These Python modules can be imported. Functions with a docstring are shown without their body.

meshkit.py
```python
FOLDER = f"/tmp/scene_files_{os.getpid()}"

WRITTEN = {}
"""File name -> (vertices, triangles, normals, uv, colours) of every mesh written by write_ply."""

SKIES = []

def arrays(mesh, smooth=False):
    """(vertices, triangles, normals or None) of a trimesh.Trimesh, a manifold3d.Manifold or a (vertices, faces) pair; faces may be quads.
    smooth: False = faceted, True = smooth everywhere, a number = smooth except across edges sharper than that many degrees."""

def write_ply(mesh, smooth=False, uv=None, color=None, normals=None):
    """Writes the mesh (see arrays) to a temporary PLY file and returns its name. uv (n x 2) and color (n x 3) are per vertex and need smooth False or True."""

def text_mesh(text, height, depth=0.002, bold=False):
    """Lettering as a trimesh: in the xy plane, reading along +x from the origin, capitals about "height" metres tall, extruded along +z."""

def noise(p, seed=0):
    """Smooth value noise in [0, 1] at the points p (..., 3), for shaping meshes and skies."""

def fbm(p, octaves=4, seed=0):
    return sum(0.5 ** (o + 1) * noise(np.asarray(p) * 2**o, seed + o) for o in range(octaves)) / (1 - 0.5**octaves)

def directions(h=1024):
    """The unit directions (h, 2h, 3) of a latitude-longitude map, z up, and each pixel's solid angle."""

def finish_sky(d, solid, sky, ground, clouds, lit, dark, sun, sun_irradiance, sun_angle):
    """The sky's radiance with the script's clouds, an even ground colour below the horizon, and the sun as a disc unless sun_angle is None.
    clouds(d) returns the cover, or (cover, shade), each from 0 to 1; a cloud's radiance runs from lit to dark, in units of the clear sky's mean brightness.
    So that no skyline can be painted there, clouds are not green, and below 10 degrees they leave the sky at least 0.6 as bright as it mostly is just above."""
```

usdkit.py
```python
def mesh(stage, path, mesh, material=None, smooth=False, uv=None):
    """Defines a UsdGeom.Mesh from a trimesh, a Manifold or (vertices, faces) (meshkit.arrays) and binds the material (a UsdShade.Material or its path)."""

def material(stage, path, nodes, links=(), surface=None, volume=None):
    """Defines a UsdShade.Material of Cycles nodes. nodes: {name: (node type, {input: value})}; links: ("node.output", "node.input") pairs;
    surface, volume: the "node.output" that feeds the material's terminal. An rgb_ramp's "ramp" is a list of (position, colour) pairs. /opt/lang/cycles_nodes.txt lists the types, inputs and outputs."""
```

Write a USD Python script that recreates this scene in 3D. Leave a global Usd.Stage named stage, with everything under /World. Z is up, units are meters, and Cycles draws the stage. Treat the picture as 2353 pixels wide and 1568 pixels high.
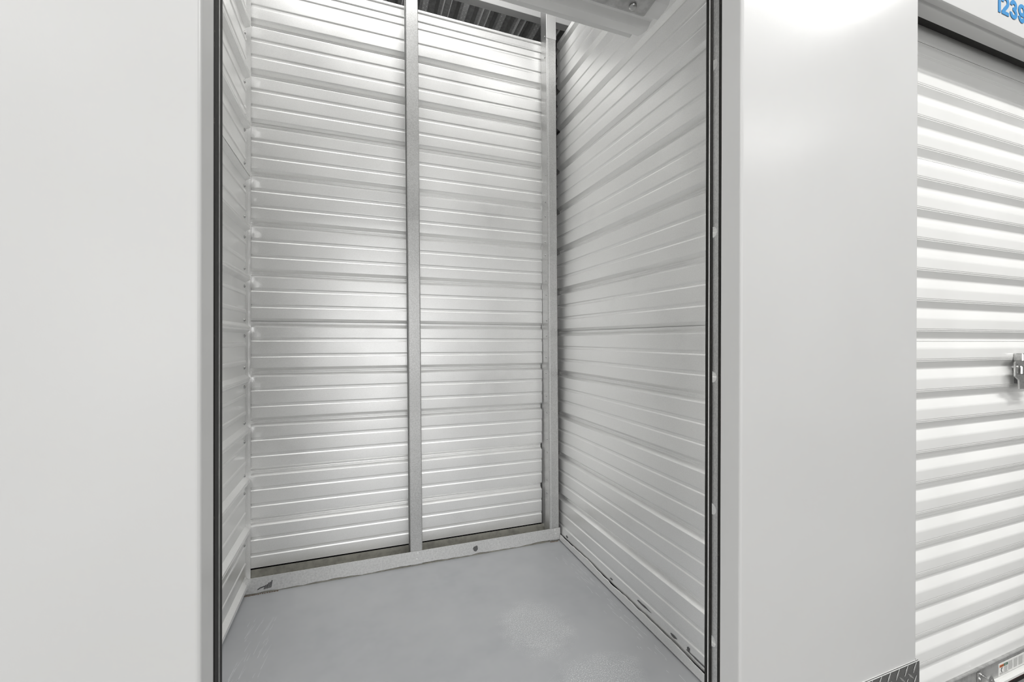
import math, random
import numpy as np
import trimesh, manifold3d as m3
import shapely
import shapely.geometry as sg
import usdkit, meshkit
from pxr import Usd, UsdGeom, UsdLux, UsdShade, Gf, Sdf

stage = Usd.Stage.CreateInMemory()
UsdGeom.SetStageUpAxis(stage, UsdGeom.Tokens.z)
UsdGeom.SetStageMetersPerUnit(stage, 1.0)
UsdGeom.Xform.Define(stage, '/World')
UsdGeom.Scope.Define(stage, '/World/Looks')
random.seed(7)
RNG = np.random.default_rng(7)

# ------------------------------------------------------------------ camera
EYE = 1.07
F_PX, YAW, PITCH, ROLL = 967.35, 0.3479, -0.0020, 0.0021
cam = UsdGeom.Camera.Define(stage, '/World/camera')
_f = np.array([math.sin(YAW) * math.cos(PITCH), math.cos(YAW) * math.cos(PITCH), math.sin(PITCH)])
_r = np.array([math.cos(YAW), -math.sin(YAW), 0.0])
_u = np.cross(_r, _f)
_c, _s = math.cos(ROLL), math.sin(ROLL)
_r, _u = _c * _r + _s * _u, -_s * _r + _c * _u
cam.AddTransformOp().Set(Gf.Matrix4d(*_r, 0, *_u, 0, *(-_f), 0, 0, 0, EYE, 1))
cam.CreateHorizontalApertureAttr(36.0)
cam.CreateVerticalApertureAttr(36.0 * 1568 / 2353)
cam.CreateFocalLengthAttr(36.0 * F_PX / 2353)
cam.CreateClippingRangeAttr(Gf.Vec2f(0.02, 100))
cam.CreateExposureAttr(0.38)

# ------------------------------------------------------------------ lights: strip lamps of the corridor, a lamp in the roof space, and added fill lights
LAMP_Z = 3.30
LAMP_SPOTS = [(-2.4, -2.4, 19.0), (0.0, -2.4, 19.0), (4.04, -2.03, 30.0), (-2.4, -4.6, 18.0), (0.0, -4.6, 18.0), (2.0, -4.6, 18.0), (-3.0, -0.30, 150.0), (0.3, -0.7, 50.0), (2.4, -0.30, 62.0)]
OVER_FILL = (0.15, 1.36, 3.64)                     # added fill lamp above the open unit, brightens its interior
REAR_FILL = (0.6, 3.45, 2.90)                      # added uplight to brighten the deck, hidden behind the back wall
SPOT = (1.15, 0.76, 3.42)
FRONT_FILL = (-1.6, -6.4, 1.25, 6.0, 2.5)            # x, y, z centre, width, height of the added fill light behind the camera
def rect_light(name, w, h, power, loc, rot_x=0.0, color=(1, 1, 1)):
    li = UsdLux.RectLight.Define(stage, '/World/' + name)
    li.CreateWidthAttr(w); li.CreateHeightAttr(h); li.CreateIntensityAttr(power)
    li.CreateColorAttr(Gf.Vec3f(*color))
    li.AddTranslateOp().Set(Gf.Vec3d(*loc))
    if rot_x:
        li.AddRotateXOp().Set(rot_x)
    li.GetPrim().SetCustomDataByKey('kind', 'structure')
for k, (lx, ly, lw) in enumerate(LAMP_SPOTS):
    rect_light('lamp_light' + (f'_{k:03d}' if k else ''), 1.3, 0.16, lw, (lx, ly, LAMP_Z - 0.071), color=(1, 0.995, 0.98))
rect_light('lamp_light_100', 0.20, 0.20, 19.0, (SPOT[0], SPOT[1], SPOT[2] - 0.045), color=(1, 0.995, 0.98))
rect_light('lamp_light_101', 1.3, 0.16, 20.0, (OVER_FILL[0], OVER_FILL[1], OVER_FILL[2] - 0.071), color=(1, 0.995, 0.98))
rect_light('lamp_light_102', 1.3, 0.16, 2.6, (REAR_FILL[0], REAR_FILL[1], REAR_FILL[2] + 0.012), 180.0)
rect_light('front_fill', FRONT_FILL[3], FRONT_FILL[4], 2.5, FRONT_FILL[:3], 90.0)

# ------------------------------------------------------------------ scene helpers
USED = {}
def numbered(path):
    n = USED.get(path, -1) + 1
    USED[path] = n
    return path if n == 0 else f'{path}_{n:03d}'

def tag(prim, label=None, cat=None, group=None, kind=None):
    for k, v in (('label', label), ('category', cat), ('group', group), ('kind', kind)):
        if v:
            prim.SetCustomDataByKey(k, v)
    return prim

def thing(name, label, cat, group=None, kind=None, loc=(0, 0, 0)):
    x = UsdGeom.Xform.Define(stage, numbered('/World/' + name))
    if any(loc):
        x.AddTranslateOp().Set(Gf.Vec3d(*loc))
    return tag(x.GetPrim(), label, cat, group, kind)

def part(name, parent, mesh, mat, smooth=False, label=None, kind=None):
    path = numbered(f'{parent.GetPath()}/{name}')
    m = usdkit.mesh(stage, path, mesh, mat, smooth=smooth)
    m.CreateDoubleSidedAttr(True)
    return tag(m.GetPrim(), label, kind=kind)

def box(x0, x1, y0, y1, z0, z1, bevel=0.0):
    if bevel:
        b = bevel
        m = m3.Manifold.batch_hull([
            m3.Manifold.cube((x1 - x0 - 2 * b, y1 - y0 - 2 * b, z1 - z0)).translate((x0 + b, y0 + b, z0)),
            m3.Manifold.cube((x1 - x0, y1 - y0 - 2 * b, z1 - z0 - 2 * b)).translate((x0, y0 + b, z0 + b)),
            m3.Manifold.cube((x1 - x0 - 2 * b, y1 - y0, z1 - z0 - 2 * b)).translate((x0 + b, y0, z0 + b))])
        return tm(m)
    m = trimesh.creation.box((x1 - x0, y1 - y0, z1 - z0))
    m.apply_translation(((x0 + x1) / 2, (y0 + y1) / 2, (z0 + z1) / 2))
    return m

def tm(man):
    mm = man.to_mesh()
    return trimesh.Trimesh(mm.vert_properties[:, :3], mm.tri_verts, process=False)

def cat_(ms):
    return trimesh.util.concatenate(ms)

def fillet(pts, r, n=2):
    """rounds the corners of an open polyline"""
    pts = [np.array(p, float) for p in pts]
    out = [pts[0]]
    for a, b, c in zip(pts, pts[1:], pts[2:]):
        u, v = a - b, c - b
        lu, lv = np.linalg.norm(u), np.linalg.norm(v)
        if lu < 1e-9 or lv < 1e-9:
            continue
        q = min(r, 0.45 * lu, 0.45 * lv)
        p0, p1 = b + u / lu * q, b + v / lv * q
        for t in np.linspace(0, 1, n + 1):
            out.append((1 - t) ** 2 * p0 + 2 * t * (1 - t) * b + t * t * p1)
    out.append(pts[-1])
    return np.array(out)

def sheet(profile, a0, a1, to_world, t=0.0012):
    """thin metal sheet: an open 2-D profile (offset, height) drawn out along a, closed by its thickness"""
    p = np.asarray(profile, float)
    d = np.gradient(p, axis=0)
    d /= np.linalg.norm(d, axis=1, keepdims=True) + 1e-12
    back = p + np.stack([d[:, 1], -d[:, 0]], 1) * t
    loop = np.vstack([p, back[::-1]])
    n = len(loop)
    v = np.vstack([[to_world(o, a0, h) for o, h in loop], [to_world(o, a1, h) for o, h in loop]])
    f = []
    for i in range(n):
        j = (i + 1) % n
        f += [[i, j, n + j], [i, n + j, n + i]]
    m = len(p)
    for i in range(m - 1):
        k = n - 1 - i
        f += [[i, k, k - 1], [i, k - 1, i + 1], [n + i, n + k - 1, n + k], [n + i, n + i + 1, n + k - 1]]
    me = trimesh.Trimesh(v, f, process=False)
    if me.volume < 0:
        me.invert()
    return me

def extrude_xy(poly, z0, z1):
    m = trimesh.creation.extrude_polygon(poly, z1 - z0)
    m.apply_translation((0, 0, z0))
    return m

def strip_poly(pts, t):
    """a bent sheet seen from above: polyline buffered to the sheet's thickness"""
    return sg.LineString(pts).buffer(t / 2, cap_style=2, join_style=1, quad_segs=3)

def lean(mesh, k):
    mesh.vertices[:, 0] -= k * mesh.vertices[:, 2]
    return mesh

def screw(pos, axis, r=0.0045, h=0.003):
    """pan-head screw with a washer, head facing along axis"""
    w = trimesh.creation.cylinder(r * 1.25, 0.0012, sections=10)
    s = trimesh.creation.icosphere(subdivisions=1, radius=r)
    s.vertices[:, 2] = np.maximum(s.vertices[:, 2], 0) * h / r
    m = cat_([w, s])
    m.apply_transform(trimesh.geometry.align_vectors((0, 0, 1), axis))
    m.apply_translation(pos)
    return m

# ------------------------------------------------------------------ materials
def look(name, nodes, links, surface='p.BSDF'):
    return usdkit.material(stage, '/World/Looks/' + name, nodes, links, surface=surface)

def g(v, tint=(1, 1, 1)):
    return tuple(v * c for c in tint)

def metal_look(name, lo, hi, rough=0.36, metallic=0.75, speck=900, bump=0.02, tint=(1, 1, 0.99)):
    return look(name, {
        'co': ('texture_coordinate', {}),
        'n1': ('noise_texture', {'scale': speck, 'detail': 2.0, 'roughness': 0.7}),
        'n2': ('noise_texture', {'scale': 3.0, 'detail': 3.0}),
        'ad': ('math', {'math_type': 'multiply_add', 'value2': 0.45}),
        'r': ('rgb_ramp', {'ramp': [(0.50, g(lo, tint)), (0.86, g(hi, tint))]}),
        'rr': ('map_range', {'from_min': 0.3, 'from_max': 0.7, 'to_min': rough - 0.05, 'to_max': rough + 0.06}),
        'b': ('bump', {'strength': bump, 'distance': 0.002}),
        'p': ('principled_bsdf', {'metallic': metallic, 'roughness': rough, 'specular_ior_level': 0.5}),
    }, [('co.object', 'n1.vector'), ('co.object', 'n2.vector'), ('n2.fac', 'ad.value1'), ('n1.fac', 'ad.value3'),
        ('ad.value', 'r.fac'), ('r.color', 'p.base_color'), ('n2.fac', 'rr.value'), ('rr.result', 'p.roughness'),
        ('n1.fac', 'b.height'), ('b.normal', 'p.normal')])

GALV = metal_look('wall_galvalume', 0.89, 0.985, rough=0.40, metallic=0.70, speck=420, bump=0.03)
GALV2 = metal_look('stud_galvanised', 0.48, 0.66, rough=0.42, metallic=0.75, speck=260, bump=0.03)
GALV_BRIGHT = metal_look('bright_galvanised', 0.80, 0.9, rough=0.4, metallic=0.5, speck=300)
TRACK = metal_look('track_galvanised', 0.66, 0.82, rough=0.45, metallic=0.5, speck=120, bump=0.03)
GALV_DULL = metal_look('dirty_galvanised', 0.30, 0.44, rough=0.6, metallic=0.3, speck=30, tint=(1, 0.98, 0.88))
BAR_GALV = metal_look('bar_galvanised', 0.42, 0.6, rough=0.4, metallic=0.8, speck=40)
DECK = metal_look('deck_metal', 0.24, 0.36, rough=0.38, metallic=0.5, speck=40, bump=0.0)
STEEL = metal_look('zinc_steel', 0.45, 0.6, rough=0.3, metallic=1.0, speck=100)
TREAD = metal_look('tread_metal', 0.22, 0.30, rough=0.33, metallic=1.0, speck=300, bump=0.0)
TREAD_LIT = metal_look('tread_metal_lit', 0.55, 0.7, rough=0.3, metallic=1.0, speck=300, bump=0.0)  # lighter copy of the tread metal, lit look put into the colour

WHITE = look('white_paint', {
    'co': ('texture_coordinate', {}),
    'n': ('noise_texture', {'scale': 2.2, 'detail': 2.0}),
    'r': ('rgb_ramp', {'ramp': [(0.3, (0.54, 0.54, 0.536)), (0.7, (0.57, 0.57, 0.566))]}),
    'n2': ('noise_texture', {'scale': 420.0, 'detail': 1.0}),
    'b': ('bump', {'strength': 0.03, 'distance': 0.001}),
    'p': ('principled_bsdf', {'roughness': 0.24, 'specular_ior_level': 0.2}),
}, [('co.object', 'n.vector'), ('co.object', 'n2.vector'), ('n.fac', 'r.fac'), ('r.color', 'p.base_color'),
    ('n2.fac', 'b.height'), ('b.normal', 'p.normal')])
DOORWHITE = look('door_paint', {
    'co': ('texture_coordinate', {}),
    'n': ('noise_texture', {'scale': 5.0, 'detail': 2.0}),
    'r': ('rgb_ramp', {'ramp': [(0.3, (0.75, 0.75, 0.735)), (0.7, (0.78, 0.78, 0.768))]}),
    'p': ('principled_bsdf', {'roughness': 0.22, 'specular_ior_level': 0.5}),
}, [('co.object', 'n.vector'), ('n.fac', 'r.fac'), ('r.color', 'p.base_color')])

RUBBER = look('black_rubber', {
    'co': ('texture_coordinate', {}),
    'mp': ('mapping', {'scale': (1.0, 1.0, 0.35)}),
    'n': ('noise_texture', {'scale': 260.0, 'detail': 3.0, 'roughness': 0.7}),
    'r': ('rgb_ramp', {'ramp': [(0.0, (0.006, 0.006, 0.005)), (0.60, (0.010, 0.009, 0.008)), (0.74, (0.05, 0.045, 0.04)), (0.82, (0.4, 0.4, 0.37))]}),
    'p': ('principled_bsdf', {'roughness': 0.55, 'specular_ior_level': 0.3}),
}, [('co.object', 'mp.vector'), ('mp.vector', 'n.vector'), ('n.fac', 'r.fac'), ('r.color', 'p.base_color')])

def plain(name, c, rough=0.5, spec=0.5, metallic=0.0):
    return look(name, {'p': ('principled_bsdf', {'base_color': c, 'roughness': rough, 'specular_ior_level': spec, 'metallic': metallic})}, [])
COIL = plain('coil_paint', (0.92, 0.92, 0.91), 0.3)
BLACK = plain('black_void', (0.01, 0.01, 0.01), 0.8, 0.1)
BLUE = plain('blue_vinyl', (0.035, 0.22, 0.48), 0.4)
LABEL_WHITE = plain('label_paper', (0.78, 0.78, 0.76), 0.4)
LABEL_ORANGE = plain('label_orange', (0.62, 0.18, 0.06), 0.4)
LABEL_BROWN = plain('label_brown', (0.22, 0.06, 0.02), 0.4)
LABEL_GREEN = plain('label_green', (0.02, 0.12, 0.06), 0.4)
LABEL_GREY = plain('label_grey_print', (0.40, 0.40, 0.39), 0.5)
LABEL_BLACK = plain('label_black', (0.01, 0.01, 0.01), 0.5)
CHIP = plain('dark_chip', (0.12, 0.12, 0.12), 0.6)
RUST = plain('rusty_sealant', (0.22, 0.17, 0.13), 0.9, 0.2)
SCRATCH = plain('scratch_white', (0.84, 0.85, 0.86), 0.6)
SEALSTRIP = plain('seal_white', (0.75, 0.75, 0.73), 0.35)
MAROON = plain('seal_maroon', (0.05, 0.012, 0.01), 0.6)
DUST = plain('dot_zinc', (0.7, 0.71, 0.7), 0.5, metallic=0.3)
LAMP_WHITE = plain('lamp_housing', (0.8, 0.8, 0.8), 0.4)
CONCRETE = metal_look('raw_concrete', 0.18, 0.34, rough=0.85, metallic=0.0, speck=120, tint=(1, 0.97, 0.88))

# painted concrete floor: blue grey paint, worn pale speckle in a few patches
FLOOR = look('floor_paint', {
    'co': ('geometry', {}),
    'n1': ('noise_texture', {'scale': 3.5, 'detail': 4.0, 'roughness': 0.6}),
    'base': ('rgb_ramp', {'ramp': [(0.25, (0.42, 0.432, 0.452)), (0.75, (0.50, 0.508, 0.522))]}),
    'd1': ('mapping', {'location': (-0.62, -1.44, 0.0)}),
    'l1': ('mapping', {'scale': (5.2, 4.4, 1.0)}),
    'g1': ('gradient_texture', {'gradient_type': 'spherical'}),
    'd2': ('mapping', {'location': (-0.72, -1.16, 0.0)}),
    'l2': ('mapping', {'scale': (4.4, 7.5, 1.0)}),
    'g2': ('gradient_texture', {'gradient_type': 'spherical'}),
    'gm': ('math', {'math_type': 'maximum'}),
    'n2': ('noise_texture', {'scale': 14.0, 'detail': 4.0, 'roughness': 0.7}),
    'mk': ('math', {'math_type': 'multiply'}),
    'n3': ('noise_texture', {'scale': 330.0, 'detail': 2.0, 'roughness': 0.7}),
    'sp': ('map_range', {'from_min': 0.54, 'from_max': 0.62, 'to_min': 0.0, 'to_max': 1.0, 'clamp': True}),
    'mr': ('map_range', {'from_min': 0.10, 'from_max': 0.28, 'to_min': 0.0, 'to_max': 1.0, 'clamp': True}),
    'm2': ('math', {'math_type': 'multiply'}),
    'm3': ('math', {'math_type': 'multiply', 'value2': 1.0}),
    'mx': ('mix_color', {'b': (0.80, 0.81, 0.81)}),
    'rr': ('map_range', {'from_min': 0.3, 'from_max': 0.7, 'to_min': 0.30, 'to_max': 0.42}),
    'p': ('principled_bsdf', {'specular_ior_level': 0.45}),
}, [('co.position', 'n1.vector'), ('n1.fac', 'base.fac'), ('co.position', 'd1.vector'), ('d1.vector', 'l1.vector'), ('l1.vector', 'g1.vector'),
    ('co.position', 'd2.vector'), ('d2.vector', 'l2.vector'), ('l2.vector', 'g2.vector'), ('g1.fac', 'gm.value1'), ('g2.fac', 'gm.value2'),
    ('co.position', 'n2.vector'), ('n2.fac', 'mk.value1'), ('gm.value', 'mk.value2'), ('mk.value', 'mr.value'),
    ('co.position', 'n3.vector'), ('n3.fac', 'sp.value'), ('sp.result', 'm2.value1'), ('mr.result', 'm2.value2'), ('m2.value', 'm3.value1'),
    ('m3.value', 'mx.fac'), ('base.color', 'mx.a'), ('mx.result', 'p.base_color'), ('n1.fac', 'rr.value'), ('rr.result', 'p.roughness')])

SLAB = metal_look('sealed_slab', 0.20, 0.26, rough=0.4, metallic=0.0, speck=30, bump=0.0)

# ------------------------------------------------------------------ dimensions (metres, unit floor at z = 0)
XL, XR, YB = -0.4584, 1.0195, 2.105          # left, right and back wall of the open unit
Y0 = 0.6586                                  # face of the corridor front
JL, JR, XP = -0.1964, 0.7436, 1.3396         # door jambs; far edge of the right pillar
YD = 0.747                                   # curtain of the neighbouring roll-up door
ZH = 1.968                                   # underside of door headers
ZT = 2.70                                    # top of the partitions
ZF = 3.30                                    # top of the corridor front, raised to block lamp light
ZDECK = 3.70
ZC = -0.06                                   # corridor slab
LEAN = 0.0100

# ------------------------------------------------------------------ large structure
floor = thing('floor', 'blue-grey painted concrete floor with pale worn speckles and scratches', 'floor', kind='structure')
part('unit_slab', floor, box(-0.52, 1.06, 0.62, 2.135, -0.10, 0.0), FLOOR)
part('corridor_slab', floor, cat_([box(-4, 6, -6.6, 0.62, ZC - 0.1, ZC), box(-4, -0.52, 0.62, 5, ZC - 0.1, ZC), box(1.06, 6, 0.62, 5, ZC - 0.1, ZC),
                                   box(-0.52, 1.06, 2.135, 5, ZC - 0.1, ZC)]), SLAB)

ceiling = thing('ceiling', 'dark ribbed steel roof deck with dotted perforated flutes above the unit', 'ceiling', kind='structure')
def deck_profile(x0):
    q = [(0, 0), (.045, 0), (.058, .06), (.112, .06), (.125, 0), (.150, 0), (.156, .012), (.163, 0), (.205, 0), (.218, .06), (.272, .06), (.285, 0), (.305, 0)]
    return [(x0 + a, ZDECK + b) for a, b in q]
DX = 0.72 + 0.045 - 0.305 * 3
for k in range(-11, 18):
    x0 = DX + 0.305 * k
    pr = np.array([(b, a) for a, b in deck_profile(x0)])
    part('deck_panel', ceiling, sheet(pr, -6.6, 5.0, lambda o, a, h: (h, a, o), 0.0015), DECK)
    if -2 <= k < 8:
        part('deck_seam', ceiling, box(x0 + .150, x0 + .156, 1.4, 4.6, ZDECK - 0.026, ZDECK + .002), GALV_BRIGHT)
        part('perforated_strip', ceiling, box(x0 + .001, x0 + .044, 1.4, 4.6, ZDECK - 0.003, ZDECK - 0.001), GALV2)
        part('deck_rib', ceiling, box(x0 + .206, x0 + .210, 1.4, 4.6, ZDECK - 0.020, ZDECK + .002), GALV_BRIGHT)
dots = []
for k in range(-1, 7):
    x0 = DX + 0.305 * k
    for row in range(2):
        for j in range(60):
            d = trimesh.creation.cylinder(0.0038, 0.003, sections=6)
            d.apply_translation((x0 + .012 + .021 * row, 1.9 + j * 0.042 + row * .021, ZDECK - 0.0055))
            dots.append(d)
part('perforation_dots', ceiling, cat_(dots), DUST, kind='stuff')

for nm, b, lab in (('wall_far_left', (-4.1, -4, -6.6, 5, ZC, 3.9), 'plain white end wall of the corridor to the left'),
                   ('wall_far_right', (6, 6.1, -6.6, 5, ZC, 3.9), 'plain white end wall of the corridor to the right'),
                   ('wall_rear', (-4, 6, 5, 5.1, ZC, 3.9), 'plain grey rear wall beyond the storage units')):
    w = thing(nm, lab, 'wall', kind='structure')
    part('wall_face', w, box(*b), WHITE if 'rear' not in nm else DECK)

def smooth_curtain(tops, z_lo, z_hi, valley=0.0):
    """corrugated curtain profile (offset outward negative = toward viewer); tops = upper edges of the grooves"""
    pts = [(0.0, z_hi)]
    for zt in tops:
        if zt > z_hi - 0.002 or zt - 0.060 < z_lo:
            continue
        pts += [(0.0, zt), (0.0014, zt - 0.0022), (0.0004, zt - 0.0036), (0.0024, zt - 0.0066), (0.0016, zt - 0.0078), (0.0125, zt - 0.0270), (0.0125, zt - 0.0330), (0.0, zt - 0.0590)]
    pts.append((0.0, z_lo))
    return fillet(pts, 0.0045, 3)

# opposite side of the corridor: white corrugated doors between pillars (seen only as soft reflections)
opp = thing('wall_opposite', 'white corrugated doors and plain pillars on the other side of the corridor', 'wall', kind='structure')
YO = -3.2
for k in range(2, 4):
    cx = 0.2736 + 1.536 * k
    tops = [ZC + 0.09 + 0.0889 * i for i in range(22)]
    pr = smooth_curtain(tops[::-1], ZC, 1.99)
    part('door_curtain', opp, sheet(pr, cx - 0.47, cx + 0.47, lambda o, a, h: (a, YO - 0.09 - o, h)), DOORWHITE, smooth=40)
    part('pillar_panel', opp, box(cx + 0.47, cx + 1.066, YO - 0.1, YO, ZC, 2.7), WHITE)
    part('header_panel', opp, box(cx - 0.47, cx + 0.47, YO - 0.06, YO, 1.97, 2.7), WHITE)
part('end_panel', opp, box(-4, 6, -6.6, -6.5, ZC, 3.9), WHITE)

# ------------------------------------------------------------------ ribbed partition sheets
def groove(zt, s=1.0, lap=False):
    d = 0.019 * s
    q = [(0, zt), (d, zt - 0.013)]
    if lap:
        q += [(d, zt - 0.0165), (d - .003 * s, zt - 0.0175), (d - .003 * s, zt - 0.022), (d, zt - 0.023)]
    else:
        q += [(d, zt - 0.0185), (d - .0014 * s, zt - 0.0195), (d - .0014 * s, zt - 0.0215), (d, zt - 0.0225)]
    q += [(d, zt - 0.028), (0, zt - 0.040)]
    return q

def minor(zc, s=1.0):
    d = 0.0038 * s
    return [(0, zc + .0085), (d, zc + .0052), (d, zc - .0052), (0, zc - .0085)]

def ribbed(tops, minors, z_lo, z_hi, s, laps):
    """list of sheets; each a profile of (offset behind the face, z) from its top down. laps: groove numbers where one sheet ends in the groove floor"""
    sheets, cur = [], [(0, z_hi)]
    for mo in minors:
        zm = tops[0] + (tops[0] - tops[1]) - mo
        if zm + 0.012 < z_hi:
            cur += minor(zm, s)
    for k, zt in enumerate(tops):
        gp = groove(zt, s, False)
        if k in laps:
            mid = (gp[2][0], zt - 0.021)
            cur += [gp[0], gp[1], mid]
            sheets.append(cur)
            cur = [(gp[2][0] - 0.0022 * s, zt - 0.014), (gp[2][0] - 0.0022 * s, zt - 0.0235), (gp[2][0], zt - 0.0255), gp[-2], gp[-1]]
        else:
            cur += gp
        nxt = tops[k + 1] if k + 1 < len(tops) else z_lo
        for mo in minors:
            if zt - mo - 0.012 > z_lo:
                cur += minor(zt - mo, s)
    cur.append((0, z_lo))
    sheets.append(cur)
    return [fillet(c, 0.0016, 2) for c in sheets]

wall_back = thing('wall_back', 'ribbed galvanised steel partition across the back of the storage unit', 'wall', kind='structure')
tops_b = [0.2948 + 0.2174 * k for k in range(11)][::-1]
for pr in ribbed(tops_b, (0.094, 0.1645), 0.074, 2.684, 1.0, (2, 6)):
    part('panel', wall_back, sheet(pr, XL + 0.004, 0.938, lambda o, a, h: (a, YB + o, h)), GALV, smooth=28)
# upper flats above the first groove carry two shallow beads too: a cap flashing closes the top edge
cap = fillet([(0.0, 2.632), (-0.004, 2.634), (-0.004, 2.640), (-0.0015, 2.643), (-0.0015, 2.672), (-0.006, 2.676), (-0.006, 2.688), (0.03, 2.690)], 0.002)[::-1]
part('top_flashing', wall_back, sheet(cap, XL + 0.004, 0.9385, lambda o, a, h: (a, YB + o, h)), GALV_BRIGHT, smooth=30)
part('gap_shade', wall_back, box(XL, 0.94, YB + 0.010, YB + 0.03, 0.003, 0.115), BLACK)  # black strip standing in for the shade in the gap under the panel
part('corner_angle', wall_back, extrude_xy(strip_poly([(XL + 0.016, YB - 0.0045), (XL - 0.003, YB - 0.0045), (XL - 0.003, YB - 0.035)], 0.0014), 0.03, 2.69), GALV_BRIGHT)
part('edge_lip', wall_back, lean(box(0.9395 + 0.012, 0.9435 + 0.012, YB - 0.010, YB + 0.02, 0.05, 2.66), LEAN * 0.8), GALV_BRIGHT)

wall_right = thing('wall_right', 'ribbed galvanised steel partition on the right side of the storage unit', 'wall', kind='structure')
tops_r = [0.2494 + 0.2206 * k for k in range(12)][::-1]
for pr in ribbed(tops_r, (0.100, 0.166), 0.030, ZT + 0.0, 1.0, (3, 7)):
    part('panel', wall_right, sheet(pr, 0.80, YB - 0.012, lambda o, a, h: (XR + o, a, h)), GALV, smooth=28)
def ragged(y0, y1, n, z_mid, amp, seed):
    r = np.random.default_rng(seed)
    ys = np.linspace(y0, y1, n)
    return [(y, z_mid + amp * v) for y, v in zip(ys, np.convolve(r.normal(0, 1, n + 4), np.ones(5) / 5, 'valid'))]
# base angle along the right wall: folded white strip with a ragged paint edge
up = ragged(0.80, YB - 0.085, 60, 0.034, 0.006, 3)
poly = sg.Polygon([(0.80, 0.006), (YB - 0.085, 0.006)] + up[::-1])
bt = trimesh.creation.extrude_polygon(poly, 0.005)
bt.vertices = np.stack([XR - 0.012 + bt.vertices[:, 2] - 0.10 * (0.034 - bt.vertices[:, 1]), bt.vertices[:, 0], bt.vertices[:, 1]], 1)
part('base_angle', wall_right, bt, GALV_BRIGHT)
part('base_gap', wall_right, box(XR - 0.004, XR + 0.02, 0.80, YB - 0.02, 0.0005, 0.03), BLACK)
# dark flakes where the paint has come off above the base angle
for yc, w, hgt, zc in ((1.17, 0.030, 0.010, 0.052), (1.06, 0.10, 0.006, 0.047), (1.10, 0.012, 0.016, 0.056), (1.335, 0.075, 0.007, 0.060), (1.96, 0.022, 0.010, 0.046), (1.55, 0.02, 0.006, 0.046)):
    a = np.linspace(0, 2 * math.pi, 15)[:-1]
    rr = 1 + RNG.normal(0, 0.16, 14)
    po = sg.Polygon([(yc + w / 2 * math.cos(t) * k, zc + hgt / 2 * math.sin(t) * k) for t, k in zip(a, rr)]).buffer(0)
    fl = trimesh.creation.extrude_polygon(po, 0.0006)
    fl.vertices = np.stack([XR - 0.0024 + fl.vertices[:, 2], fl.vertices[:, 0], fl.vertices[:, 1]], 1)
    part('paint_flake', wall_right, fl, CHIP, label='dark paint flake low on the right wall')

wall_left = thing('wall_left', 'ribbed galvanised steel partition at the left edge of the unit with screw heads by the corner', 'wall', kind='structure')
tops_l = [0.2325 + 0.04 + 0.2163 * k for k in range(-1, 12)][::-1]
for pr in ribbed(tops_l, (0.088, 0.164), 0.008, 2.72, -1.0, (4, 8)):
    part('panel', wall_left, sheet(pr, 0.80, 2.072, lambda o, a, h: (XL - o, a, h)), GALV, smooth=28)
for z in (2.365, 2.159, 2.021, 1.956, 1.816, 1.719, 1.590, 1.504, 1.371, 1.296, 1.152, 1.086, 0.951, 0.870, 0.715, 0.636, 0.491, 0.418, 0.197):
    part('screw', wall_left, screw((XL + 0.0012, 2.060 - 0.002 * (z > 1.2), z), (1, 0, 0), 0.0062, 0.0055), STEEL, smooth=30)

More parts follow.
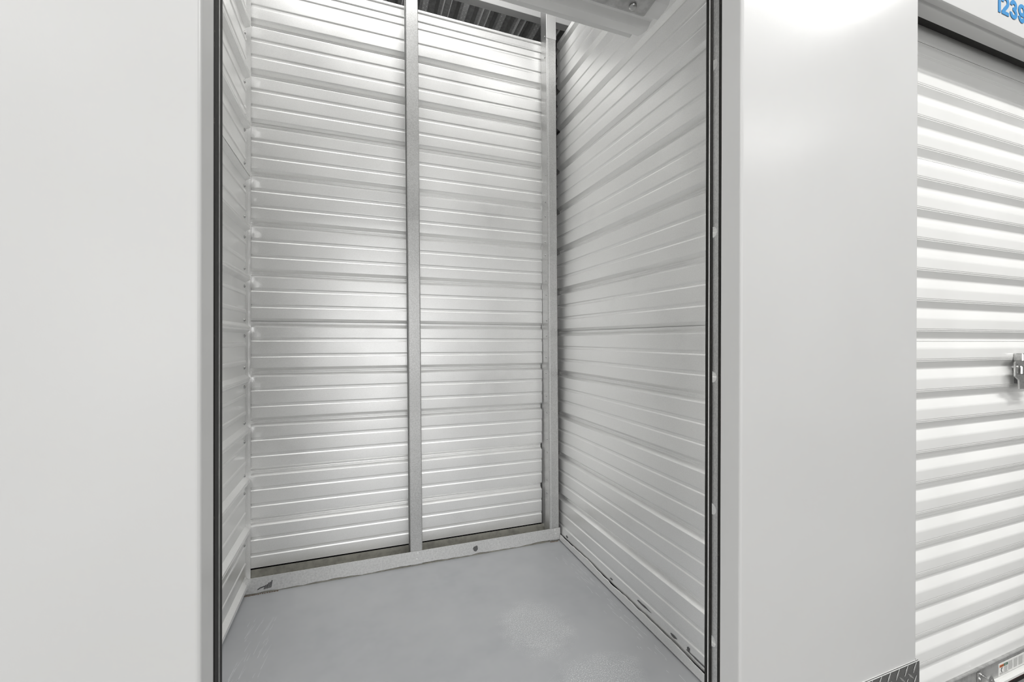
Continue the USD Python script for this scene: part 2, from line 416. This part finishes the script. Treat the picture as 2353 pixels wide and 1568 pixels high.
# ------------------------------------------------------------------ corridor front: pillars and headers
def pillar(name, label, x0, x1, right_hidden=False):
    w = thing(name, label, 'wall', kind='structure')
    r = 0.005
    pts = fillet([(x0, 0.709), (x0, Y0), (x1, Y0), (x1, 0.709)], r, 5)
    part('front_panel', w, extrude_xy(strip_poly(pts, 0.0016), ZC, ZF), WHITE, smooth=30)
    return w
pillar('wall_front_right', 'plain white painted steel pillar between the open unit and the closed door', JR, XP)
pillar('wall_front_left', 'plain white painted steel pillar left of the open unit', JL - 0.596, JL)
def header(name, label, x0, x1):
    w = thing(name, label, 'wall', kind='structure')
    pr = fillet([(Y0, ZF), (Y0, ZH), (Y0 + .003, ZH - .001), (Y0 + 0.004, ZH + 0.006), (Y0 + 0.022, ZH + 0.008), (Y0 + 0.026, ZH + 0.003), (Y0 + 0.056, ZH + 0.003), (Y0 + 0.056, ZH + 0.03)], 0.0015)
    part('header_panel', w, sheet(pr, x0, x1, lambda o, a, h: (a, o, h), 0.0014), WHITE, smooth=30)
    return w
header('wall_front_header', 'white header panel over the open doorway', JL + 0.001, JR - 0.001)
hd = header('wall_front_number', 'white header panel over the closed door with blue unit number 1239', XP + 0.001, XP + 0.939)

part('header_gap_shade', hd, box(XP + 0.004, XP + 0.936, Y0 + 0.0575, YD - 0.004, ZH + 0.014, ZH + 0.045, 0.001), RUBBER, label='black strip added as the shaded gap behind the header')  # black strip added so the gap above the curtain looks unlit
def arc(cx, cy, rx, ry, a0, a1, n=18):
    return [(cx + rx * math.cos(math.radians(t)), cy + ry * math.sin(math.radians(t))) for t in np.linspace(a0, a1, n)]
def digit_shape(ch):
    """bold sans-serif figures in a box 0.74 wide and 1 high"""
    k = 0.105
    st = lambda p: sg.LineString(p).buffer(k, cap_style=2, join_style=1, quad_segs=6)
    if ch == '1':
        return sg.Polygon([(.34, 0), (.56, 0), (.56, 1), (.40, 1), (.33, .88), (.12, .84), (.12, .68), (.34, .70)])
    if ch == '2':
        return st(arc(.37, .67, .255, .225, 188, -20) + [(.56, .52), (.30, .28), (.16, .10)]).union(sg.Polygon([(.03, 0), (.71, 0), (.71, .185), (.03, .185)]))
    if ch == '3':
        return st(arc(.36, .71, .225, .185, 185, -72)).union(st(arc(.36, .30, .255, .195, 78, -188))).union(sg.box(.28, .43, .47, .60))
    ring = sg.Polygon(arc(.37, .67, .36, .33, 0, 360, 40)).difference(sg.Polygon(arc(.37, .67, .15, .145, 0, 360, 30)))
    tail = st([(.625, .68)] + arc(.36, .42, .26, .315, -2, -165))
    return ring.union(tail)
def digit(ch, x, h, z0):
    m = trimesh.creation.extrude_polygon(digit_shape(ch).buffer(0).simplify(0.004), 1.0)
    v = m.vertices.copy()
    m.vertices = np.stack([x + v[:, 0] * h, Y0 - 0.0028 + 0.0008 * v[:, 2], z0 + v[:, 1] * h], 1)
    m.fix_normals()
    return m
for ch, x in (('1', 1.688), ('2', 1.7235), ('3', 1.7685), ('9', 1.8135)):
    part('number_digit', hd, digit(ch, x, 0.055, 2.0075), BLUE)

# ------------------------------------------------------------------ studs, post, track, beam
stud = thing('wall_stud', 'upright galvanised steel stud standing midway along the back wall', 'stud')
def c_section(x0, x1, y0, y1, t=0.0016, lip=0.012, web='left'):
    if web == 'left':
        pts = [(x1, y0 + lip), (x1, y0), (x0, y0), (x0, y1), (x1, y1), (x1, y1 - lip)]
    else:
        pts = [(x0, y0 + lip), (x0, y0), (x1, y0), (x1, y1), (x0, y1), (x0, y1 - lip)]
    return strip_poly(fillet(pts, 0.004, 3), t)
part('stud_body', stud, lean(extrude_xy(c_section(0.2290, 0.2846, 2.029, YB - 0.003, web='right'), 0.004, 2.90), LEAN), GALV2, smooth=25)
post = thing('corner_post', 'galvanised steel corner post with a row of screws in its left face', 'post')
part('post_body', post, lean(extrude_xy(c_section(0.9520, 1.0060, 2.029, YB - 0.003), 0.004, 2.90), LEAN), GALV2, smooth=25)
part('front_ridge', post, lean(box(0.9585, 0.9610, 2.0275, 2.0295, 0.06, 2.66), LEAN), GALV_BRIGHT)
part('top_sleeve', post, lean(box(0.9512, 1.0068, 2.0265, 2.032, 2.665, 2.90, 0.001), LEAN), GALV_BRIGHT, label='brighter sleeve at the top of the post')
for z in (2.685, 2.574, 1.951, 1.808, 1.731, 1.595, 1.525, 1.388, 1.312, 1.175, 1.094, 0.978, 0.894, 0.771, 0.683, 0.543, 0.471, 0.322, 0.250):
    part('screw', post, screw((0.9512 - LEAN * z, 2.055 + 0.006 * math.sin(z * 9), z), (-1, 0, 0), 0.0045, 0.004), STEEL, smooth=30)

track = thing('floor_track', 'long galvanised U-shaped floor track along the foot of the back wall', 'track')
def track_lip():
    n = 61
    xs = np.linspace(XL + 0.012, 1.006, n)
    r = np.random.default_rng(5)
    bot = 0.004 + np.abs(np.convolve(r.normal(0, 1, n + 6), np.ones(7) / 7, 'valid')) * 0.010
    top = 0.0695
    po = sg.Polygon([(XL + 0.006, top), (XL + 0.004, 0.035)] + list(zip(xs, bot)) + [(1.012, 0.022), (1.010, top)])
    m = trimesh.creation.extrude_polygon(po, 0.0016)
    m.vertices = np.stack([m.vertices[:, 0], 2.0245 - 0.0 + m.vertices[:, 2], m.vertices[:, 1]], 1)
    return m
part('front_flange', track, track_lip(), TRACK)
part('track_web', track, box(XL + 0.012, 1.01, 2.0262, YB + 0.004, 0.0008, 0.0028), GALV_DULL)
part('back_flange', track, box(XL + 0.012, 1.01, YB + 0.002, YB + 0.004, 0.0028, 0.066), GALV_DULL, label='dirty rear flange of the track')
for x, z in ((0.2569, 0.031), (0.262, 0.0584), (0.9792, 0.0587), (0.9844, 0.0394)):
    part('screw', track, screw((x, 2.0243, z), (0, -1, 0), 0.0042, 0.0028), GALV_BRIGHT, smooth=30)
def blob(cx, cz, w, h, seed, n=14):
    r = np.random.default_rng(seed)
    return sg.Polygon([(cx + w / 2 * math.cos(t) * k, cz + h / 2 * math.sin(t) * k) for t, k in zip(np.linspace(0, 2 * math.pi, n + 1)[:-1], 1 + r.normal(0, 0.12, n))]).buffer(0)
def on_track(po):
    m = trimesh.creation.extrude_polygon(po, 0.0005)
    m.vertices = np.stack([m.vertices[:, 0], 2.0240 + m.vertices[:, 2], m.vertices[:, 1]], 1)
    return m
part('grey_mark', track, on_track(blob(0.5432, 0.0346, 0.026, 0.026, 4)), CHIP, label='round grey paint mark on the track')
sm = [sg.LineString([(-0.352 - .006 * k, 0.020 - .0006 * k), (-0.347 - .006 * k, 0.047 - 0.004 * k - .002 * (k % 2))]).buffer(0.0023, quad_segs=2) for k in range(5)]
sm.append(sg.LineString([(-0.376, 0.028), (-0.392, 0.024), (-0.399, 0.019)]).buffer(0.0025, quad_segs=2))
sm = shapely.unary_union(sm)
part('grey_scrawl', track, cat_([on_track(q) for q in (sm.geoms if hasattr(sm, 'geoms') else [sm])]), CHIP, label='dark scribbled mark at the left end of the track')
# broken line of rusty sealant under the flange
se = []
for k in range(26):
    x = XL + 0.012 + (0.12 * (k / 17) ** 1.4 if k < 18 else 1.40 + 0.006 * (k - 18))
    s = trimesh.creation.icosphere(subdivisions=1, radius=1)
    s.vertices *= (0.002 + 0.003 * RNG.random(), 0.0012 + .002 * RNG.random(), 0.001 + .0015 * RNG.random())
    s.apply_translation((x, 2.0220 - 0.002 * RNG.random(), 0.0010))
    se.append(s)
part('sealant_crumbs', track, cat_(se), RUST, kind='stuff')

beam = thing('roof_beam', 'white painted steel beam crossing under the roof deck behind the back wall', 'beam')
part('beam_channel', beam, sheet(fillet([(2.245, 2.955), (2.20, 2.955), (2.20, 2.905), (2.245, 2.905)], 0.002), -1.2, 2.6, lambda o, a, h: (a, o, h), 0.002), LAMP_WHITE, smooth=25)

# ------------------------------------------------------------------ door guides of the open unit
guide_r = thing('door_guide', 'right-hand steel door guide with round holes and black weather strips', 'door guide')
web = m3.Manifold.cube((0.0016, 0.046, 2.2)).translate((0.7486, 0.711, ZC))
for zz in (1.69, 1.314, 0.988, 0.690, 0.392, 0.094):
    web -= m3.Manifold.cylinder(0.02, 0.0125, 0.0125, 28).rotate((0, 90, 0)).translate((0.740, 0.7390, zz))
part('channel_web', guide_r, tm(web), GALV2)
ZG = ZH + 0.10
part('front_strip', guide_r, box(JR, 0.7486, 0.7096, 0.7186, ZC, ZG, 0.0012), RUBBER, label='black front weather strip')
part('inner_strip', guide_r, box(JR, 0.7486, 0.7376, 0.7424, ZC, ZG, 0.001), RUBBER, label='thin black inner weather strip')
part('steel_lip', guide_r, box(JR - 0.0006, 0.7486, 0.7424, 0.7448, ZC, ZG), GALV_BRIGHT)
part('rear_strip', guide_r, box(JR - 0.0004, 0.7486, 0.7448, 0.7545, ZC, ZG, 0.0012), RUBBER, label='black rear weather strip')
guide_l = thing('door_guide', 'left-hand steel door guide with black weather strips', 'door guide')
part('channel_web', guide_l, box(JL - 0.0165, JL - 0.015, 0.706, 0.756, ZC, ZG), GALV2)
part('front_strip', guide_l, box(JL - 0.015, JL, 0.7062, 0.7112, ZC, ZG, 0.001), RUBBER, label='thin black front weather strip')
part('steel_lip', guide_l, box(JL - 0.015, JL - 0.0008, 0.7112, 0.7165, ZC, ZG), CHIP)
part('inner_strip', guide_l, box(JL - 0.015, JL + 0.0004, 0.7165, 0.7362, ZC, ZG, 0.0015), RUBBER, label='black inner weather strip')
part('steel_lip', guide_l, box(JL - 0.015, JL + 0.0004, 0.7362, 0.7402, ZC, ZG), BAR_GALV)
part('rear_strip', guide_l, box(JL - 0.015, JL, 0.7402, 0.7555, ZC, ZG, 0.0015), RUBBER, label='black rear weather strip')

# ------------------------------------------------------------------ rolled-up door of the open unit
rolled = thing('rolled_up_door', 'white corrugated door rolled up into a coil above the open doorway', 'roll-up door')
RY, RZ, RR = 0.985, 2.172, 0.203
def coil_r(phi):
    t = (phi % (2 * math.pi)) / math.radians(25.7)
    u = t - math.floor(t)
    pts_u = [0, .30, .50, .64, .80, 1.0]
    pts_r = [0, 0, .0145, .0145, 0, 0]
    return RR - np.interp(u, pts_u, pts_r)
PH0 = math.radians(-11)
ang = np.linspace(0, 2 * math.pi, 337)[:-1]
ring = [(RY + coil_r(a - PH0) * math.sin(a), RZ - coil_r(a - PH0) * math.cos(a)) for a in ang]
inner = [(RY + 0.172 * math.sin(a), RZ - 0.172 * math.cos(a)) for a in ang]
po = sg.Polygon(ring, [inner])
cm = trimesh.creation.extrude_polygon(po, 1.03)
cm.vertices = np.stack([-0.245 + cm.vertices[:, 2], cm.vertices[:, 0], cm.vertices[:, 1]], 1)
part('curtain_coil', rolled, cm, COIL, smooth=30)
part('drum', rolled, tm(m3.Manifold.cylinder(1.10, 0.06, 0.06, 32).rotate((0, 90, 0)).translate((-0.28, RY, RZ))), GALV2, smooth=30)
def at_phi(phi, r):
    return (RY + r * math.sin(math.radians(phi)), RZ - r * math.cos(math.radians(phi)))
bar = fillet([at_phi(-3, RR + .003), at_phi(-5, RR + .008), at_phi(-19, RR + .010), at_phi(-21, RR + .022), at_phi(-34, RR + .024), at_phi(-36, RR + .004)], 0.002)
part('bottom_bar', rolled, sheet(bar, -0.225, 0.735, lambda o, a, h: (a, o, h), 0.002), BAR_GALV, smooth=25, label='galvanised bottom bar of the rolled door')
for x in (0.686, 0.505, 0.325, 0.145, -0.035):
    y, z = at_phi(-9.5, RR + .0098)
    s = trimesh.creation.icosphere(subdivisions=2, radius=0.0105)
    s.vertices[:, 2] *= 0.55
    s.apply_transform(trimesh.geometry.align_vectors((0, 0, 1), (0, math.sin(math.radians(-9.5)), -math.cos(math.radians(-9.5)))))
    s.apply_translation((x, y, z))
    part('bolt', rolled, s, STEEL, smooth=True)

# ------------------------------------------------------------------ neighbouring closed roll-up door
door = thing('door_1', 'closed white corrugated roll-up door right of the pillar with latch and warning sticker', 'door', kind='structure')
dtops = [1.9051, 1.8223] + [1.7294 - 0.0889 * k for k in range(19)]
seams = (1.608, 1.0700, 0.5475)
full = smooth_curtain(dtops, 0.04, 1.938)
cut = [1.938] + list(seams) + [0.04]
for hi, lo in zip(cut, cut[1:]):
    o_at = lambda z: float(np.interp(-z, -full[:, 1], full[:, 0]))
    inside = full[(full[:, 1] < hi - 0.0009) & (full[:, 1] > lo + 0.0009)]
    pr = np.vstack([[(o_at(hi) + 0.0016, hi - 0.0003)], inside, [(o_at(lo) - 0.0006, lo + 0.0006)], [(o_at(lo) + 0.0014, lo - 0.0006)]])
    part('curtain_sheet', door, sheet(pr, XP + 0.004, XP + 0.936, lambda o, a, h: (a, YD + o, h)), DOORWHITE, smooth=38)
# top of the curtain bends back toward its drum
arc = [(0.0, 1.938), (0.0, 1.9385)] + [(0.19 - 0.19 * math.cos(t), 1.945 + 0.21 * math.sin(t)) for t in np.linspace(0.02, 1.2, 16)]
part('curtain_top', door, sheet(np.array(arc)[::-1], XP + 0.004, XP + 0.936, lambda o, a, h: (a, YD + o, h)), DOORWHITE, smooth=40)
part('bottom_bar', door, box(XP + 0.01, XP + 0.93, YD - 0.004, YD + 0.004, -0.022, 0.040, 0.001), BAR_GALV, label='galvanised bottom bar')
part('bar_lip', door, box(XP + 0.01, XP + 0.93, YD - 0.0095, YD + 0.004, 0.0375, 0.0425, 0.0015), BAR_GALV)
part('bottom_lip', door, box(XP + 0.01, XP + 0.93, YD - 0.016, YD + 0.004, -0.038, -0.021, 0.005), SEALSTRIP, smooth=40, label='white rounded lower lip')
part('seal_line', door, box(XP + 0.01, XP + 0.93, YD - 0.013, YD + 0.004, -0.0412, -0.038), MAROON)
part('bottom_seal', door, box(XP + 0.01, XP + 0.93, YD - 0.010, YD + 0.008, ZC, -0.0412, 0.002), RUBBER, label='black rubber bottom seal')
# warning sticker
yl = YD - 0.0047
part('warning_sticker', door, box(1.951, 2.235, yl, YD - 0.004, -0.0175, 0.0215), LABEL_WHITE, label='white warning sticker with orange and green blocks')
def flat(x0, x1, z0, z1, d=0.0003):
    return box(x0, x1, yl - d, yl, z0, z1)
part('orange_block', door, flat(1.955, 1.979, 0.0085, 0.0165), LABEL_ORANGE)
part('orange_lettering', door, cat_([flat(1.959 + .0035 * k, 1.9612 + .0035 * k, 0.0105, 0.0145, .0005) for k in range(5)]), LABEL_BROWN)
part('green_block', door, flat(1.980, 2.004, 0.0085, 0.0165), LABEL_GREEN)
part('green_lettering', door, cat_([flat(1.985 + .0032 * k, 1.987 + .0032 * k, 0.0105, 0.0145, .0005) for k in range(4)]), LABEL_GREY)
fig = sg.LineString([(1.966, 0.004), (1.970, 0.0065), (1.964, -0.001), (1.968, -0.007)]).buffer(0.0013)
fm = trimesh.creation.extrude_polygon(fig, 0.0004)
fm.vertices = np.stack([fm.vertices[:, 0], yl - 0.0004 + fm.vertices[:, 2], fm.vertices[:, 1]], 1)
part('warning_figure', door, fm, LABEL_BLACK)
lines = []
for c0, c1, zt in ((1.982, 2.003, 0.006), (2.007, 2.036, 0.0165), (2.040, 2.066, 0.0165), (2.070, 2.10, 0.0165), (2.104, 2.13, 0.0165)):
    z = zt
    while z > -0.011:
        e = c1 - RNG.random() * 0.006
        lines.append(flat(c0, e, z - 0.0013, z))
        z -= 0.0024
for k in range(3):
    lines.append(flat(1.955, 1.978 + .03 * (k == 2), -0.0098 - .0024 * k, -0.0085 - .0024 * k))
part('sticker_print', door, cat_(lines), LABEL_GREY, kind='stuff')
# latch
lp = sg.Polygon([(1.985, 0.957), (1.985, 1.0), (1.990, 1.005), (2.105, 1.005), (2.110, 1.0), (2.110, 0.957), (2.098, 0.944), (2.096, 0.915), (2.012, 0.915), (2.009, 0.944)])
lp = lp.buffer(-0.002).buffer(0.002, quad_segs=3)
lp = lp.difference(sg.box(1.992, 0.991, 1.997, 0.997)).difference(sg.Polygon([(1.992, 0.984), (1.998, 0.984), (1.998, 0.966), (1.992, 0.972)]))
lm = trimesh.creation.extrude_polygon(lp, 0.004)
lm.vertices = np.stack([lm.vertices[:, 0], YD - 0.026 + lm.vertices[:, 2], lm.vertices[:, 1]], 1)
part('latch_plate', door, lm, STEEL, label='steel latch plate')
part('latch_spacer', door, box(2.045, 2.10, YD - 0.022, YD + 0.001, 0.93, 0.999, 0.002), CHIP)
part('latch_bolt', door, box(2.004, 2.13, YD - 0.034, YD - 0.026, 0.962, 0.990, 0.003), STEEL, label='sliding steel latch bolt')
part('latch_tongue', door, box(2.038, 2.066, YD - 0.024, YD - 0.0005, 1.004, 1.030, 0.003), STEEL, label='upright steel tongue above the latch')
# pull ring bracket at the door's foot
hb = cat_([box(1.825, 1.846, YD - 0.0075, YD - 0.004, -0.020, 0.028, 0.001),
           tm(m3.Manifold.batch_hull([m3.Manifold.cylinder(0.004, 0.013, 0.013, 24).rotate((90, 0, 0)).translate((1.850, YD - 0.022, 0.014)),
                                      m3.Manifold.cylinder(0.004, 0.010, 0.010, 24).rotate((90, 0, 0)).translate((1.872, YD - 0.030, -0.038))])),
           tm(m3.Manifold.cylinder(0.020, 0.004, 0.004, 12).rotate((90, 0, 0)).translate((1.850, YD - 0.004, 0.014)))])
part('pull_bracket', door, hb, STEEL, smooth=30, label='small folded steel pull bracket')
part('bolt', door, screw((1.853, YD - 0.0262, 0.013), (0, -1, 0), 0.005, 0.003), STEEL, smooth=30)
part('bolt', door, screw((1.833, YD - 0.0078, 0.008), (0, -1, 0), 0.0045, 0.004), STEEL, smooth=30)

# ------------------------------------------------------------------ diamond plate at the pillar's foot
kick = thing('kick_plate', 'diamond-tread metal kick plate at the foot of the right pillar', 'kick plate')
ZK = 0.2535
kp = fillet([(0.0005, ZK - 0.001), (-0.0008, ZK + 0.0015), (-0.0036, ZK + 0.0015), (-0.0044, ZK - 0.001), (-0.0044, ZC)], 0.0008)
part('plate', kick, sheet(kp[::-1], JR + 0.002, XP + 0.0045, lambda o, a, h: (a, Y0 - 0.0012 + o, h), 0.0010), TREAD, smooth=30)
part('side_return', kick, box(XP + 0.0012, XP + 0.0045, Y0 - 0.005, Y0 + 0.006, ZC, ZK), TREAD)
part('top_fold', kick, cat_([box(JR + 0.002, XP + 0.004, Y0 - 0.0052, Y0 - 0.0040, ZK - 0.0008, ZK + 0.0016, 0.0004), box(JR + 0.002, XP + 0.002, Y0 - 0.0022, Y0 - 0.0009, ZK - 0.001, ZK + 0.0026, 0.0004)]), GALV_BRIGHT, label='bright folded top edge')
bars = []
lens = m3.Manifold.batch_hull([m3.Manifold.sphere(0.0026, 8).scale((1, 1, 0.35)), m3.Manifold.sphere(0.0008, 6).scale((1, 1, 0.4)).translate((0.0135, 0, 0)), m3.Manifold.sphere(0.0008, 6).scale((1, 1, 0.4)).translate((-0.0135, 0, 0))])
lens = tm(lens)
PT = 0.0345
for i in range(0, 18):
    for j in range(0, 10):
        for sgn, ox, oz in ((1, 0.5, 0.42), (-1, 0.0, 0.92)):
            x = XP - 0.012 - (i + ox - 0.42) * PT
            z = ZK - 0.006 - (j + oz - 0.28) * PT
            if z < ZC + 0.01 or z > ZK - 0.004 or x > XP - 0.006 or x < JR + 0.02:
                continue
            b = lens.copy()
            b.apply_transform(trimesh.transformations.rotation_matrix(math.radians(62 if sgn > 0 else -38), (0, 0, 1)))
            b.vertices = np.stack([x + b.vertices[:, 0], Y0 - 0.0062 - b.vertices[:, 2], z + b.vertices[:, 1]], 1)
            bars.append(b)
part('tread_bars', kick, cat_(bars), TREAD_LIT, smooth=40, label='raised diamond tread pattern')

# ------------------------------------------------------------------ strip lamps
def lamp(x, y, z, hw, hd, label, name):
    t = thing(name, label, 'lamp', loc=(x, y, z))
    part('housing', t, box(-hw, hw, -hd, hd, -0.06 if hw > .3 else -0.035, 0.0, 0.006), LAMP_WHITE)
    for sx in (-1, 1):
        part('hanger', t, box(sx * hw * .8 - .002, sx * hw * .8 + .002, -0.002, 0.002, 0, ZDECK - z), STEEL)
for (x, y, _p), w in zip(LAMP_SPOTS, ('front row left', 'front row middle', 'front row right', 'back row left', 'back row middle', 'back row right', 'left of the open unit', 'before the open unit', 'before the closed door')):
    lamp(x, y, LAMP_Z, 0.68, 0.10, f'white strip lamp hanging over the corridor, {w}', 'strip_lamp')
lamp(*OVER_FILL, 0.68, 0.10, 'added fill lamp in a white strip housing over the open unit', 'strip_lamp')
lamp(*REAR_FILL, 0.68, 0.10, 'added uplight strip beyond the back wall to brighten the roof deck', 'strip_lamp')
lamp(*SPOT, 0.12, 0.12, 'small square lamp hanging in the roof space above the right partition', 'square_lamp')

# ------------------------------------------------------------------ fine scratches in the floor paint
sc = []
def scr(x, y, dx, dy, w):
    n = math.hypot(dx, dy)
    px, py = -dy / n * w / 2, dx / n * w / 2
    z = 0.0003
    v = [(x + px, y + py, z), (x - px, y - py, z), (x + dx - px * .3, y + dy - py * .3, z), (x + dx + px * .3, y + dy + py * .3, z)]
    return trimesh.Trimesh(v, [[0, 1, 2], [0, 2, 3]], process=False)
for k in range(34):
    x, y = -0.40 + 0.11 * RNG.random(), 1.48 + 0.36 * RNG.random()
    l = 0.02 + 0.08 * RNG.random() ** 2
    sc.append(scr(x, y, 0.16 * l + l * .05 * RNG.normal(), l, 0.0008))
for k in range(60):
    y = 1.05 + 0.9 * RNG.random()
    x = 1.0 - 0.02 - 0.07 * RNG.random() ** 1.5
    l = 0.012 + 0.05 * RNG.random() ** 2
    sc.append(scr(x, y, 0.06 * l + l * .05 * RNG.normal(), -l, 0.0010))
part('scratches', floor, cat_(sc), SCRATCH, kind='stuff')
